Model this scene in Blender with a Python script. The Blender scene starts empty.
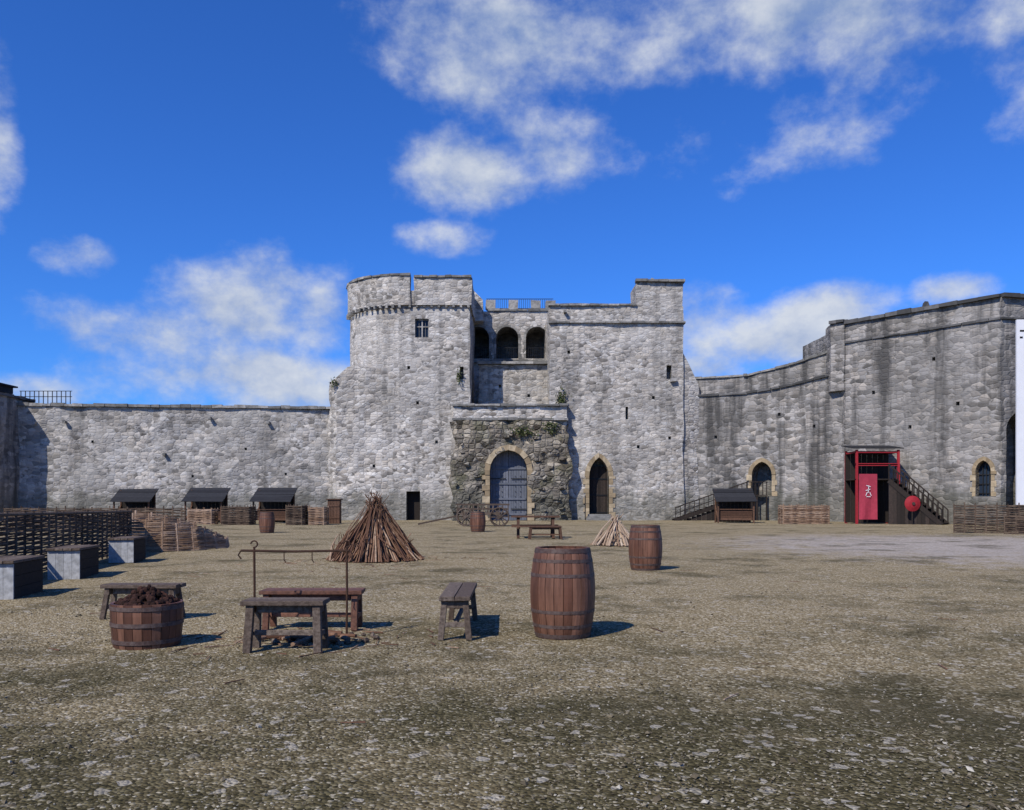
import bpy, math, random
from mathutils import Vector, Matrix, Euler, noise
random.seed(7)
R = random.random
def U(a,b): return a+(b-a)*R()
scene = bpy.context.scene
scene.view_settings.view_transform='Standard'
scene.view_settings.look='None'
scene.view_settings.exposure=0

# ------------------------------------------------------------ node helpers
def new_mat(name):
    m=bpy.data.materials.new(name); m.use_nodes=True
    nt=m.node_tree; b=nt.nodes['Principled BSDF']
    b.inputs['Specular IOR Level'].default_value=0.2
    return m,nt,b
def nd(nt,t,ins=None,**kw):
    n=nt.nodes.new(t)
    for k,v in kw.items(): setattr(n,k,v)
    if ins:
        for k,v in ins.items():
            if hasattr(v,'is_output'): nt.links.new(v,n.inputs[k])
            else: n.inputs[k].default_value=v
    return n
def math_(nt,op,a,b=0.0,clamp=False):
    return nd(nt,'ShaderNodeMath',{0:a,1:b},operation=op,use_clamp=clamp).outputs[0]
def ramp(nt,fac,stops,interp='LINEAR'):
    n=nt.nodes.new('ShaderNodeValToRGB'); n.color_ramp.interpolation=interp
    e=n.color_ramp.elements
    while len(e)<len(stops): e.new(0.5)
    for i,(p,c) in enumerate(stops):
        e[i].position=p
        e[i].color=(c,c,c,1) if isinstance(c,(int,float)) else (*c,1)
    nt.links.new(fac,n.inputs[0]); return n.outputs[0]
def mix(nt,f,a,b,mode='MIX'):
    n=nt.nodes.new('ShaderNodeMix'); n.data_type='RGBA'; n.blend_type=mode
    for k,v in ((0,f),(6,a),(7,b)):
        if hasattr(v,'is_output'): nt.links.new(v,n.inputs[k])
        else: n.inputs[k].default_value = v if k==0 else (*v,1)
    return n.outputs[2]
def mapped(nt,vec,scale,loc=(0,0,0),rot=(0,0,0)):
    return nd(nt,'ShaderNodeMapping',{'Vector':vec,'Scale':scale,'Location':loc,'Rotation':rot}).outputs[0]
def noise_(nt,vec,scale,detail=4,rough=.55):
    return nd(nt,'ShaderNodeTexNoise',{'Vector':vec,'Scale':scale,'Detail':detail,'Roughness':rough}).outputs[0]

def stone_mat(name,tones,mortar,bw=.46,bh=.23,streak=.5,patch=.4,seed=0,rot=0,bump=.6,green=0.0,dist=.08,lite=(.50,.48,.44)):
    m,nt,b=new_mat(name)
    pos=nd(nt,'ShaderNodeNewGeometry').outputs['Position']
    wob=nd(nt,'ShaderNodeTexNoise',{'Vector':pos,'Scale':.8,'Detail':2}).outputs['Color']
    p2=nd(nt,'ShaderNodeVectorMath',{0:pos,1:mapped(nt,wob,(.2,.2,.12))},operation='ADD').outputs[0]
    v=mapped(nt,p2,(1/bw,1/bw,1/bh),(seed*3.1,seed,0),(0,0,rot))
    vo=nd(nt,'ShaderNodeTexVoronoi',{'Vector':v,'Scale':1.0,'Randomness':.68})
    vd=nd(nt,'ShaderNodeTexVoronoi',{'Vector':v,'Scale':1.0,'Randomness':.68},feature='DISTANCE_TO_EDGE')
    sep=nd(nt,'ShaderNodeSeparateColor',{0:vo.outputs['Color']})
    col=ramp(nt,sep.outputs[0],tones)
    col=mix(nt,math_(nt,'MULTIPLY',sep.outputs[1],.5),col,mix(nt,1.0,col,(1.10,.96,.78),'MULTIPLY'))
    mm=ramp(nt,vd.outputs['Distance'],[(0,1),(.08,.0)])
    col=mix(nt,math_(nt,'MULTIPLY',mm,.75),col,mortar)
    pits=noise_(nt,pos,2.6,5,.72)
    col=mix(nt,ramp(nt,pits,[(.35,.85),(.45,0)]),col,(.08,.072,.062))
    col=mix(nt,ramp(nt,pits,[(.58,0),(.72,.4)]),col,lite)
    lg=noise_(nt,pos,.16,5,.62)
    col=mix(nt,math_(nt,'MULTIPLY',ramp(nt,lg,[(.40,0),(.62,1)]),patch),col,(.185,.175,.16))
    lt=noise_(nt,mapped(nt,pos,(1,1,1),(31,7,3)),.3,4,.6)
    col=mix(nt,math_(nt,'MULTIPLY',ramp(nt,lt,[(.48,0),(.66,1)]),.3),col,lite)
    st=noise_(nt,mapped(nt,pos,(.75,.75,.07),(seed,0,0)),1.0,5,.62)
    col=mix(nt,math_(nt,'MULTIPLY',ramp(nt,st,[(.49,0),(.64,1)]),streak),col,(.055,.053,.05))
    if green>0:
        g=noise_(nt,mapped(nt,pos,(1,1,1),(5,9,2)),.5,5,.65)
        col=mix(nt,math_(nt,'MULTIPLY',ramp(nt,g,[(.50,0),(.62,1)]),green),col,(.09,.09,.045))
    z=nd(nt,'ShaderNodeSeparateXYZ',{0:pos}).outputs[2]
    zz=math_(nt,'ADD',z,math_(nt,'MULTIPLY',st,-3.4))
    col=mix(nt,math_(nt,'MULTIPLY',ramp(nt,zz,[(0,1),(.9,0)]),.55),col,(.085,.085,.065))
    nt.links.new(col,b.inputs['Base Color'])
    b.inputs['Roughness'].default_value=.95
    h=math_(nt,'ADD',math_(nt,'MULTIPLY',ramp(nt,vd.outputs['Distance'],[(0,0),(.2,1)]),.5),pits)
    bp=nd(nt,'ShaderNodeBump',{'Height':h,'Strength':bump,'Distance':dist})
    nt.links.new(bp.outputs[0],b.inputs['Normal'])
    return m
def island_mat(name,tones,rough=.8,nscale=14,nstr=.5,bump=.3,dark=(.03,.02,.015),stretch=(1,1,1),metal=0):
    m,nt,b=new_mat(name)
    g=nd(nt,'ShaderNodeNewGeometry')
    col=ramp(nt,g.outputs['Random Per Island'],tones)
    oc=nd(nt,'ShaderNodeTexCoord').outputs['Object']
    n1=noise_(nt,mapped(nt,oc,stretch),nscale,4,.65)
    col=mix(nt,math_(nt,'MULTIPLY',ramp(nt,n1,[(.38,1),(.62,0)]),nstr),col,dark)
    n2=noise_(nt,oc,2.3,3)
    col=mix(nt,math_(nt,'MULTIPLY',n2,.35),col,mix(nt,1.0,col,(.62,.62,.62),'MULTIPLY'))
    nt.links.new(col,b.inputs['Base Color'])
    b.inputs['Roughness'].default_value=rough; b.inputs['Metallic'].default_value=metal
    bp=nd(nt,'ShaderNodeBump',{'Height':n1,'Strength':bump,'Distance':.02})
    nt.links.new(bp.outputs[0],b.inputs['Normal'])
    return m

M={}
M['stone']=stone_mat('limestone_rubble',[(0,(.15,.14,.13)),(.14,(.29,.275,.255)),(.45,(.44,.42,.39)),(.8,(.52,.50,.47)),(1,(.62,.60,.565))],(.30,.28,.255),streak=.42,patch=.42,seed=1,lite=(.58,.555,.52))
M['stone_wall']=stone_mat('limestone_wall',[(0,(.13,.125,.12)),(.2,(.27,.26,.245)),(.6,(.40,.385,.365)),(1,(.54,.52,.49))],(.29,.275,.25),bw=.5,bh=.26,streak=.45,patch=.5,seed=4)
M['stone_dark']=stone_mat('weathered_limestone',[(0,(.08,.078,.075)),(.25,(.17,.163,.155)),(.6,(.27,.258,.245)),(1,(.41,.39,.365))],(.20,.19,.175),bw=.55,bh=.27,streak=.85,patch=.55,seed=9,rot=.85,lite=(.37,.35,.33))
M['rubble']=stone_mat('rough_core_rubble',[(0,(.05,.042,.034)),(.3,(.16,.14,.115)),(.7,(.28,.25,.205)),(1,(.45,.41,.34))],(.09,.078,.06),bw=.5,bh=.36,streak=.45,patch=.5,seed=2,bump=1.0,green=.6,dist=.2,lite=(.40,.36,.29))
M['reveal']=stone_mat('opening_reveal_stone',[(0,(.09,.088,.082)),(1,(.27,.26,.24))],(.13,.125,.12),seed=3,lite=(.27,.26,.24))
M['ochre']=island_mat('ochre_sandstone',[(0,(.25,.185,.11)),(.5,(.39,.30,.185)),(1,(.52,.42,.28))],.9,3,.45,.4,(.12,.10,.07))
M['coping']=island_mat('coping_stone',[(0,(.15,.145,.135)),(.5,(.27,.26,.24)),(1,(.42,.40,.37))],.9,2.5,.6,.5,(.07,.068,.06))
M['copingd']=island_mat('dark_coping_stone',[(0,(.05,.05,.048)),(.5,(.09,.088,.085)),(1,(.16,.155,.15))],.9,2.5,.4,.5,(.035,.035,.035))
M['bluedoor']=island_mat('grey_blue_painted_planks',[(0,(.12,.13,.155)),(1,(.18,.19,.225))],.6,4,.4,.3,(.07,.08,.1))
M['black']=island_mat('blackened_iron',[(0,(.012,.012,.013)),(1,(.03,.03,.03))],.5,10,.3,.2,(.01,.01,.01))
M['rust']=island_mat('rusty_iron',[(0,(.05,.025,.015)),(1,(.09,.045,.025))],.7,20,.5,.4,(.02,.012,.01))
M['hoop']=island_mat('hoop_iron',[(0,(.085,.06,.052)),(1,(.13,.095,.082))],.6,20,.6,.3,(.05,.022,.016),metal=.15)
M['oak']=island_mat('barrel_oak',[(0,(.085,.038,.024)),(.5,(.15,.066,.04)),(1,(.235,.115,.072))],.5,9,.6,.3,(.032,.015,.010),(1,1,.12))
M['greywood']=island_mat('weathered_grey_wood',[(0,(.085,.06,.045)),(.5,(.145,.11,.085)),(1,(.22,.175,.14))],.8,26,.7,.5,(.04,.026,.018))
M['redwood']=island_mat('stained_red_wood',[(0,(.11,.048,.03)),(1,(.21,.10,.065))],.6,22,.6,.4,(.04,.02,.014))
M['darkwood']=island_mat('tarred_and_shaded_wood',[(0,(.02,.015,.012)),(1,(.055,.04,.032))],.8,12,.5,.3,(.01,.01,.01))
M['brownwood']=island_mat('brown_wood',[(0,(.07,.035,.022)),(1,(.15,.08,.05))],.8,12,.5,.3,(.03,.018,.012))
M['stick']=island_mat('cut_branches',[(0,(.085,.04,.025)),(.5,(.18,.092,.055)),(.85,(.29,.175,.11)),(1,(.46,.33,.23))],.85,12,.4,.3,(.045,.025,.016))
M['log']=island_mat('split_logs',[(0,(.24,.15,.10)),(.5,(.40,.29,.20)),(1,(.58,.47,.36))],.85,8,.35,.3,(.12,.08,.05))
M['wattle']=island_mat('hazel_wattle',[(0,(.05,.032,.022)),(.5,(.11,.074,.052)),(1,(.20,.145,.10))],.85,10,.5,.3,(.02,.014,.01))  # tones darkened to paint in the backlit shade of the left fence
M['wattlel']=island_mat('pale_wattle',[(0,(.17,.098,.058)),(.5,(.30,.195,.125)),(1,(.46,.33,.235))],.85,10,.4,.3,(.07,.042,.03))
M['peat']=island_mat('peat_turf',[(0,(.014,.006,.004)),(1,(.06,.026,.018))],.95,16,.4,.8,(.008,.005,.004))
M['bench']=island_mat('grey_painted_board',[(0,(.32,.325,.33)),(1,(.46,.465,.47))],.7,8,.5,.3,(.12,.12,.115))
M['red']=island_mat('red_paint',[(0,(.26,.012,.02)),(1,(.40,.03,.04))],.6,5,.3,.2,(.15,.01,.015))
M['redcloth']=island_mat('red_cloth',[(0,(.34,.035,.06)),(1,(.40,.05,.08))],.9,4,.3,.2,(.20,.02,.035))
M['white']=island_mat('white_paint',[(0,(.72,.72,.73)),(1,(.78,.78,.79))],.6,3,.08,.1,(.6,.6,.6))
M['leaf']=island_mat('ivy_leaves',[(0,(.03,.045,.015)),(1,(.10,.115,.04))],.7,6,.3,.2,(.02,.03,.01))
M['felt']=island_mat('roofing_felt',[(0,(.018,.018,.02)),(1,(.035,.035,.038))],.8,5,.3,.3,(.01,.01,.01))
M['pebble']=island_mat('gravel_stones',[(0,(.07,.055,.034)),(.45,(.16,.13,.082)),(.85,(.27,.235,.165)),(1,(.50,.46,.38))],.9,40,.2,.2,(.06,.05,.035))
m,nt,b=new_mat('window_glass'); b.inputs['Base Color'].default_value=(.02,.03,.05,1); b.inputs['Roughness'].default_value=.12; M['glass']=m

# ------------------------------------------------------------ mesh builder
class MB:
    def __init__(s): s.v=[];s.f=[];s.m=[]
    def add(s,vs,fs,mat=0):
        o=len(s.v); s.v+= [tuple(q) for q in vs]; s.f+=[tuple(i+o for i in f) for f in fs]; s.m+=[mat]*len(fs)
    def box(s,c,d,rot=(0,0,0),mat=0,taper=1.0,jit=0):
        E=Euler(rot).to_matrix(); C=Vector(c); vs=[]
        for z in (-.5,.5):
            t=1 if z<0 else taper
            for x,y in ((-.5,-.5),(.5,-.5),(.5,.5),(-.5,.5)):
                p=Vector((x*d[0]*t,y*d[1]*t,z*d[2]))
                if jit: p+=Vector((U(-jit,jit),U(-jit,jit),U(-jit,jit)))
                vs.append(C+E@p)
        s.add(vs,[(3,2,1,0),(4,5,6,7),(0,1,5,4),(1,2,6,5),(2,3,7,6),(3,0,4,7)],mat)
    def beam(s,a,b,w,h,mat=0):
        a=Vector(a);b=Vector(b);d=b-a;L=d.length;d.normalize()
        up=Vector((0,0,1)) if abs(d.z)<.95 else Vector((0,1,0))
        r=d.cross(up).normalized();u=r.cross(d)
        vs=[]
        for p in (a,b):
            for x,y in ((-.5,-.5),(.5,-.5),(.5,.5),(-.5,.5)): vs.append(p+r*x*w+u*y*h)
        s.add(vs,[(3,2,1,0),(4,5,6,7),(0,1,5,4),(1,2,6,5),(2,3,7,6),(3,0,4,7)],mat)
    def tube(s,pts,rad,n=6,mat=0,caps=True,closed=False):
        pts=[Vector(p) for p in pts]; k=len(pts)
        if not isinstance(rad,(list,tuple)): rad=[rad]*k
        vs=[]
        for i,p in enumerate(pts):
            if closed: d=pts[(i+1)%k]-pts[i-1]
            else: d=pts[min(i+1,k-1)]-pts[max(i-1,0)]
            d.normalize()
            up=Vector((0,0,1)) if abs(d.z)<.9 else Vector((0,1,0))
            r=d.cross(up).normalized();u=r.cross(d)
            for j in range(n):
                a=2*math.pi*(j+.5)/n
                vs.append(p+r*math.cos(a)*rad[i]+u*math.sin(a)*rad[i])
        fs=[]
        for i in range(k if closed else k-1):
            for j in range(n):
                i2=(i+1)%k
                fs.append((i*n+j,i*n+(j+1)%n,i2*n+(j+1)%n,i2*n+j))
        if caps and not closed:
            fs.append(tuple(range(n-1,-1,-1))); fs.append(tuple((k-1)*n+j for j in range(n)))
        s.add(vs,fs,mat)
    def build(s,name,mats,parent=None,bevel=0,smooth=False,loc=None,rotz=0):
        me=bpy.data.meshes.new(name); me.from_pydata(s.v,[],s.f)
        for mm in mats: me.materials.append(M[mm])
        me.polygons.foreach_set('material_index',s.m)
        if smooth: me.polygons.foreach_set('use_smooth',[True]*len(s.f))
        me.update()
        o=bpy.data.objects.new(name,me); scene.collection.objects.link(o)
        if parent: o.parent=parent
        if loc: o.location=loc
        o.rotation_euler[2]=rotz
        if bevel:
            bv=o.modifiers.new('bevel','BEVEL'); bv.width=bevel; bv.segments=2; bv.limit_method='ANGLE'
        return o
def empty(name,loc=(0,0,0)):
    e=bpy.data.objects.new(name,None); e.location=loc; scene.collection.objects.link(e); e.empty_display_size=.5; return e

# ------------------------------------------------------------ masonry prisms
def prism(name,fp,z0,z1,mat,parent=None,step=1.0,jit=.05,cuts=None,closed=True):
    """closed CCW footprint -> solid with gridded, slightly uneven faces"""
    ring=[]
    n=len(fp)
    for i in range(n):
        a=Vector(fp[i]);b=Vector(fp[(i+1)%n]);L=(b-a).length;k=max(1,int(L/step))
        for j in range(k): ring.append(a+(b-a)*j/k)
    zt=(lambda x,y:z1) if not callable(z1) else z1
    zmax=max(zt(p.x,p.y) for p in ring); rows=max(1,int((zmax-z0)/step))
    vs=[];k=len(ring)
    for r in range(rows+1):
        for p in ring:
            z=z0+(zt(p.x,p.y)-z0)*r/rows
            q=Vector((p.x,p.y,z))
            nz=noise.noise_vector(q*.9)*jit*1.6+noise.noise_vector(q*.31+Vector((5,5,5)))*jit*1.5
            if r==0: nz.z=0
            if r==rows: nz.z*=.8
            vs.append(q+nz)
    fs=[]
    for r in range(rows):
        for i in range(k):
            fs.append((r*k+i,r*k+(i+1)%k,(r+1)*k+(i+1)%k,(r+1)*k+i))
    fs.append(tuple(range(k-1,-1,-1))); fs.append(tuple(rows*k+i for i in range(k)))
    b=MB(); b.add(vs,fs)
    o=b.build(name,[mat,'reveal'],parent)
    import bmesh
    bm=bmesh.new(); bm.from_mesh(o.data); bmesh.ops.triangulate(bm,faces=[f for f in bm.faces if len(f.verts)>4]); bmesh.ops.recalc_face_normals(bm,faces=bm.faces); bm.to_mesh(o.data); bm.free()
    if cuts:
        c=MB()
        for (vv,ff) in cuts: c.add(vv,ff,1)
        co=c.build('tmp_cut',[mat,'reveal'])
        bm=bmesh.new(); bm.from_mesh(co.data); bmesh.ops.recalc_face_normals(bm,faces=bm.faces); bm.to_mesh(co.data); bm.free()
        md=o.modifiers.new('b','BOOLEAN'); md.object=co; md.operation='DIFFERENCE'; md.solver='EXACT'
        bpy.context.view_layer.update()
        dg=bpy.context.evaluated_depsgraph_get()
        me=bpy.data.meshes.new_from_object(o.evaluated_get(dg))
        o.modifiers.clear(); o.data=me
        bpy.data.objects.remove(co)
    return o
def arch_pts(w,zs,za,n=8):
    h=za-zs; pts=[]
    if h>=w:
        Rr=(w*w+h*h)/(2*w); cx=Rr-w; a1=math.atan2(h,-cx)
        for i in range(n+1):
            a=math.pi+(a1-math.pi)*i/n; pts.append((cx+Rr*math.cos(a),zs+Rr*math.sin(a)))
    else:
        for i in range(n+1):
            a=math.pi-(math.pi/2)*i/n; pts.append((w*math.cos(a),zs+h*math.sin(a)))
    return pts+[(-x,z) for x,z in reversed(pts[:-1])]
def opening(cx,cy,ang,w,z0,zs,za,depth,front=.8):
    """solid cutter for an opening; ang = rotation of the wall normal about z (0 faces -Y)"""
    prof=[(-w,z0)]+arch_pts(w,zs,za)+[(w,z0)] if za>zs else [(-w,z0),(-w,zs),(w,zs),(w,z0)]
    c,s=math.cos(ang),math.sin(ang); vs=[]
    for d in (-front,depth):
        for x,z in prof: vs.append((cx+x*c-d*s,cy+x*s+d*c,z))
    k=len(prof)
    fs=[tuple(reversed(range(k))),tuple(k+i for i in range(k))]
    fs+= [(i,(i+1)%k,k+(i+1)%k,k+i) for i in range(k)]
    return vs,fs
def surround(mb,cx,cy,ang,w,z0,zs,za,t,depth,mat=0,blk=.45,proud=.06):
    c,s=math.cos(ang),math.sin(ang)
    def P(x,d,z): return (cx+x*c-d*s,cy+x*s+d*c,z)
    def hexa(a,b,c2,d2):
        pr=proud*U(.5,1.3)
        vs=[P(x,-pr,z) for x,z in (a,b,c2,d2)]+[P(x,depth,z) for x,z in (a,b,c2,d2)]
        mb.add(vs,[(0,1,2,3),(7,6,5,4),(0,4,5,1),(1,5,6,2),(2,6,7,3),(3,7,4,0)],mat)
    z=z0;i=0
    while z<zs-.01:
        z2=min(zs,z+blk*U(.8,1.2)); 
        if zs-z2<.15: z2=zs
        for sg in (-1,1):
            tt=t*((1.35 if (i+(sg>0))%2 else .85)+U(-.1,.1))
            q=[(sg*w,z+.008),(sg*(w+tt),z+.008),(sg*(w+tt),z2-.008),(sg*w,z2-.008)]
            if sg<0: q=q[::-1]
            hexa(*q)
        z=z2;i+=1
    if za>zs:
        a=arch_pts(w,zs,za,5); b=arch_pts(w+t,zs,za+t,5)
        for i in range(len(a)-1):
            hexa(a[i],a[i+1],b[i+1],b[i])
def stones_along(mb,pts,z,h,depth,ln=.8,mat=0,off=0.0,jit=.03,gap=.02):
    for i in range(len(pts)-1):
        a=Vector(pts[i][:2]);b=Vector(pts[i+1][:2]);L=(b-a).length;d=(b-a)/L;nrm=Vector((d.y,-d.x))
        za=z if not isinstance(z,(list,tuple)) else z[i]; zb=z if not isinstance(z,(list,tuple)) else z[i+1]
        s=0
        while s<L-.05:
            l=min(ln*U(.7,1.3),L-s)
            if L-s-l<.25: l=L-s
            c=a+d*(s+l/2)+nrm*(off+U(-jit,jit))
            t=(s+l/2)/L
            hh=h*U(.8,1.2)
            mb.box((c.x,c.y,za+(zb-za)*t+hh/2),(l-gap,depth*U(.95,1.05),hh),(0,-math.atan2(zb-za,L)*1.0,math.atan2(d.y,d.x)),mat,jit=.02)
            s+=l

# ================================================================= CASTLE
gh=empty('castle_gatehouse',(0,68,0))
def par(o,p):
    o.parent=p; o.matrix_parent_inverse=Matrix.Translation(-p.location); return o
arc=[(-8.9-4.75*math.cos(a),72.25-4.75*math.sin(a)) for a in [math.radians(x) for x in range(0,91,9)]]
fpA=arc+[(-3.35,67.5),(-3.35,79),(-13.65,79)]
holes=lambda L:[opening(x,y,a,.11,z,z+.25,z+.25,.4) for x,y,z,a in L]
o=prism('left_tower',fpA,-.4,17.3,'stone',jit=.07,cuts=[
    opening(-7.15,67.5,0,.55,14.5,16.0,16.0,.5),
    opening(-7.85,67.5,0,.55,-.3,2.3,2.3,1.2),
    opening(-4.0,67.5,0,.15,11.2,12.2,12.2,.6)]+holes([(-7.5,67.5,9.2,0),(-6.0,67.5,6.1,0),(-8.2,67.5,12.0,0)]))
par(o,gh)
o=prism('left_tower_shoulder',[(-14.75,68.3),(-14.0,67.7),(-9.3,67.6),(-9.3,73),(-14.75,73)],-.4,
        lambda x,y: min(12.6,11.1+(x+14.75)*.85)-max(0,.9*(68-y)) ,'stone',step=.7,jit=.12,
        cuts=holes([(-11,67.6,4.2,0)]))
par(o,gh)
def off_fp(cx,cy,r): return [(cx-r*math.cos(math.radians(x)),cy-r*math.sin(math.radians(x))) for x in range(0,91,9)]
outer=off_fp(-8.9,72.25,4.97)+[(-8.05,67.28)]; inner=off_fp(-8.9,72.25,4.35)+[(-8.05,67.9)]
o=prism('parapet_rounded',outer+inner[::-1],17.05,19.35,'stone',step=.8,jit=.07);par(o,gh)
o=prism('parapet_square',[(-7.75,67.26),(-3.2,67.26),(-3.2,74),(-3.8,74),(-3.8,67.9),(-7.75,67.9)],17.05,19.2,'stone',step=.8,jit=.07);par(o,gh)
o=prism('parapet_back',[(-13.3,78.4),(-3.4,78.4),(-3.4,79),(-13.3,79)],17.1,19.0,'stone',step=1.5);par(o,gh)
o=prism('parapet_crenel_sill',[(-8.05,67.35),(-7.75,67.35),(-7.75,67.85),(-8.05,67.85)],17.05,18.2,'stone',step=.8,jit=.0);par(o,gh)
mb=MB()
stones_along(mb,off_fp(-8.9,72.25,4.97)+[(-8.05,67.28)],19.36,.16,.75,.7,off=-.25)
stones_along(mb,[(-7.75,67.26),(-3.2,67.26)],19.22,.16,.75,.7,off=-.25)
for i in range(0,15):
    a=math.radians(6+i*84/14); mb.box((-8.9-4.87*math.cos(a),72.25-4.87*math.sin(a),16.95),(.2,.4,.26),(0,0,-(math.pi/2-a)),jit=.03)
for i in range(9): mb.box((-8.1+i*.58,67.4,16.98),(.18,.26,.2),jit=.03)
o=mb.build('parapet_stones',['coping']);par(o,gh)
fpB=[(2.95,67.4),(13.6,67.4),(13.6,78),(2.95,78)]
o=prism('right_tower',fpB,-.4,17.0,'stone',jit=.07,cuts=[
    opening(6.9,67.4,0,.78,-.3,3.5,5.0,1.4),
    opening(12.45,67.4,0,.2,11.2,12.3,12.3,.6),
    opening(9.1,67.4,0,.10,8.0,9.0,9.0,.5)]+holes([(4.5,67.4,13.2,0),(11.2,67.4,9.6,0),(10,67.4,5.7,0),(12.5,67.4,6.4,0)]));par(o,gh)
o=prism('right_tower_shoulder',[(13.3,67.5),(14.9,67.95),(14.9,74),(13.3,74)],-.4,lambda x,y:13.9-(x-13.3)*1.9,'stone',step=.6,jit=.12);par(o,gh)
o=prism('stair_turret',[(9.9,67.5),(13.55,67.5),(13.55,71),(9.9,71)],16.8,18.9,'stone',step=.9);par(o,gh)
mb=MB()
stones_along(mb,[(2.9,67.35),(9.85,67.35)],17.0,.17,.7,.9,off=-.22)
stones_along(mb,[(9.8,67.4),(13.7,67.4)],18.92,.2,.7,.9,off=-.2)
stones_along(mb,[(13.65,67.3),(13.65,71)],18.9,.2,.5,.9,off=-.2)
stones_along(mb,[(2.9,67.35),(13.7,67.35)],15.62,.15,.35,.9,off=0)
stones_along(mb,[(13.62,67.4),(13.62,70)],15.62,.15,.3,.9,off=0)
mb.box((12.75,67.25,11.1),(.5,.5,.25),jit=.03); mb.box((4.2,67.25,16.5),(.2,.5,.2),jit=.03)
mb.box((11.3,68.5,19.25),(.35,.35,.45),jit=.05,taper=.6)
o=mb.build('right_tower_string_courses',['coping']);par(o,gh)
o=prism('middle_wall',[(-2.8,71),(3.2,71),(3.2,73),(-2.8,73)],5,12.9,'stone',cuts=holes([(-1,71,11,0),(1.4,71,10.2,0)]));par(o,gh)
o=prism('arcade_wall',[(-4.2,75),(3.8,75),(3.8,79),(-4.2,79)],5,18.3,'stone',cuts=[
    opening(x,75,0,.98,14.1,15.95,16.92,3.2) for x in (-3.0,-.42,2.2)]);par(o,gh)
o=prism('left_stepped_wall',[(-3.4,73.9),(-2.5,73.9),(-2.5,74.9),(-3.4,74.9)],17.2,lambda x,y:19.9-(x+3.4)*.9,'stone',step=.6);par(o,gh)
o=prism('bay_floor',[(-3.36,70),(2.96,70),(2.96,78),(-3.36,78)],4.5,8.2,'stone',step=2);par(o,gh)
mb=MB()
stones_along(mb,[(-2.85,70.9),(3.0,70.9)],12.95,.2,.9,1.0,off=-.2)
stones_along(mb,[(-4.2,74.9),(3.8,74.9)],13.72,.28,.5,1.1,off=0)
stones_along(mb,[(-2.2,75),(3.8,75)],18.3,.18,.6,.9,off=-.15)
for x in (-1.9,.1,2.1,3.4): 
    mb.box((x,75.3,18.85),(.85,.6,.8),jit=.04)
for x in (-3.0,-.42,2.2): surround(mb,x,75,0,.98,14.1,15.95,16.92,.2,.3,0,.4,.05)
o=mb.build('arcade_stonework',['coping']);par(o,gh)
mb=MB()
for i in range(31): 
    x=-2.2+i*.19; mb.box((x,76.2,19.15),(.03,.03,1.0))
mb.box((.7,76.2,19.65),(6,.05,.05)); mb.box((.7,76.2,18.8),(6,.04,.04))
for cx in (-3.0,-.42,2.2):
    for i in range(9): mb.box((cx-.76+i*.19,75.25,14.6),(.03,.03,1.0))
    mb.box((cx,75.25,15.1),(1.8,.05,.05))
o=mb.build('balustrade_railing',['black']);par(o,gh)
o=prism('gate_block',[(-4.65,66.35),(-2.4,66.2),(0,66.3),(2.2,66.2),(4.35,66.35),(4.35,71),(-4.65,71)],-.4,
    lambda x,y:7.75+.25*noise.noise(Vector((x*.8,y,1))),'rubble',step=.42,jit=.27,cuts=[opening(-.27,66.3,0,1.46,-.3,3.9,5.5,2.2,1.6)]);par(o,gh)
o=prism('gate_parapet',[(-4.6,66.8),(4.3,66.8),(4.3,67.7),(-4.6,67.7)],7.3,9.0,'stone',step=.8,jit=.04);par(o,gh)
mb=MB()
stones_along(mb,[(-4.7,66.75),(4.4,66.75)],9.0,.16,.8,.9,off=-.2)
stones_along(mb,[(-4.7,66.62),(4.4,66.62)],7.85,.2,.5,.9,off=0)
o=mb.build('gate_coping',['coping']);par(o,gh)
mb=MB()
for k in range(60):   # loose facing stones still bonded into the torn masonry
    x=U(-4.5,4.2); z=U(.2,7.5)
    if abs(x+.27)<2.1 and z<6.2: continue
    mb.box((x,66.2+U(-.1,.1),z),(U(.2,.5),.3,U(.12,.26)),(U(-.2,.2),U(-.25,.25),U(-.2,.2)),jit=.05)
o=mb.build('loose_facing_stones',['rubble']);par(o,gh)
mb=MB(); surround(mb,-.27,66.2,0,1.46,0,3.9,5.5,.42,.6,0,.42,.12)
surround(mb,6.9,67.4,0,.78,.2,3.5,5.0,.36,.5,0,.4,.06)
o=mb.build('door_surrounds',['ochre']);par(o,gh)
mb=MB()
def arch_z(x):
    x=abs(x); h=1.6;w=1.45;Rr=(w*w+h*h)/(2*w);cx=Rr-w
    return 3.9+math.sqrt(max(0,Rr*Rr-(x+cx)**2))
nx=14
for i in range(nx):
    x0=-1.44+i*2.88/nx; x1=x0+2.88/nx-.02
    if i==nx//2-1: x1-=.02
    za,zb=arch_z(x0),arch_z(x1); y=67.1+U(0,.012)
    mb.add([(x0-.27,y,0),(x1-.27,y,0),(x1-.27,y,zb),(x0-.27,y,za),(x0-.27,y+.1,0),(x1-.27,y+.1,0),(x1-.27,y+.1,zb),(x0-.27,y+.1,za)],
           [(0,1,2,3),(7,6,5,4),(0,4,5,1),(1,5,6,2),(2,6,7,3),(3,7,4,0)])
for z in (.5,1.7,2.9,4.1):
    mb.box((-.27,67.06,z),(2.7,.06,.16))
for z in (.9,3.3):
    for sx in(-1,1): mb.box((-.27+sx*.8,67.02,z),(1.2,.03,.07),mat=1)
for x in (-1.2,-.8,.25,.65):
    for z in [.3+.4*k for k in range(9)]: mb.box((x,67.04,z),(.05,.05,.05),mat=1)
o=mb.build('gate_door',['bluedoor','black']);par(o,gh)
mb=MB()
for i in range(8): mb.box((6.2+i*.2,68.3,2.2),(.19,.06,4.2),mat=0)
for z in(.6,2,3.3): mb.box((6.9,68.25,z),(1.55,.05,.1),mat=1)
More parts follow.
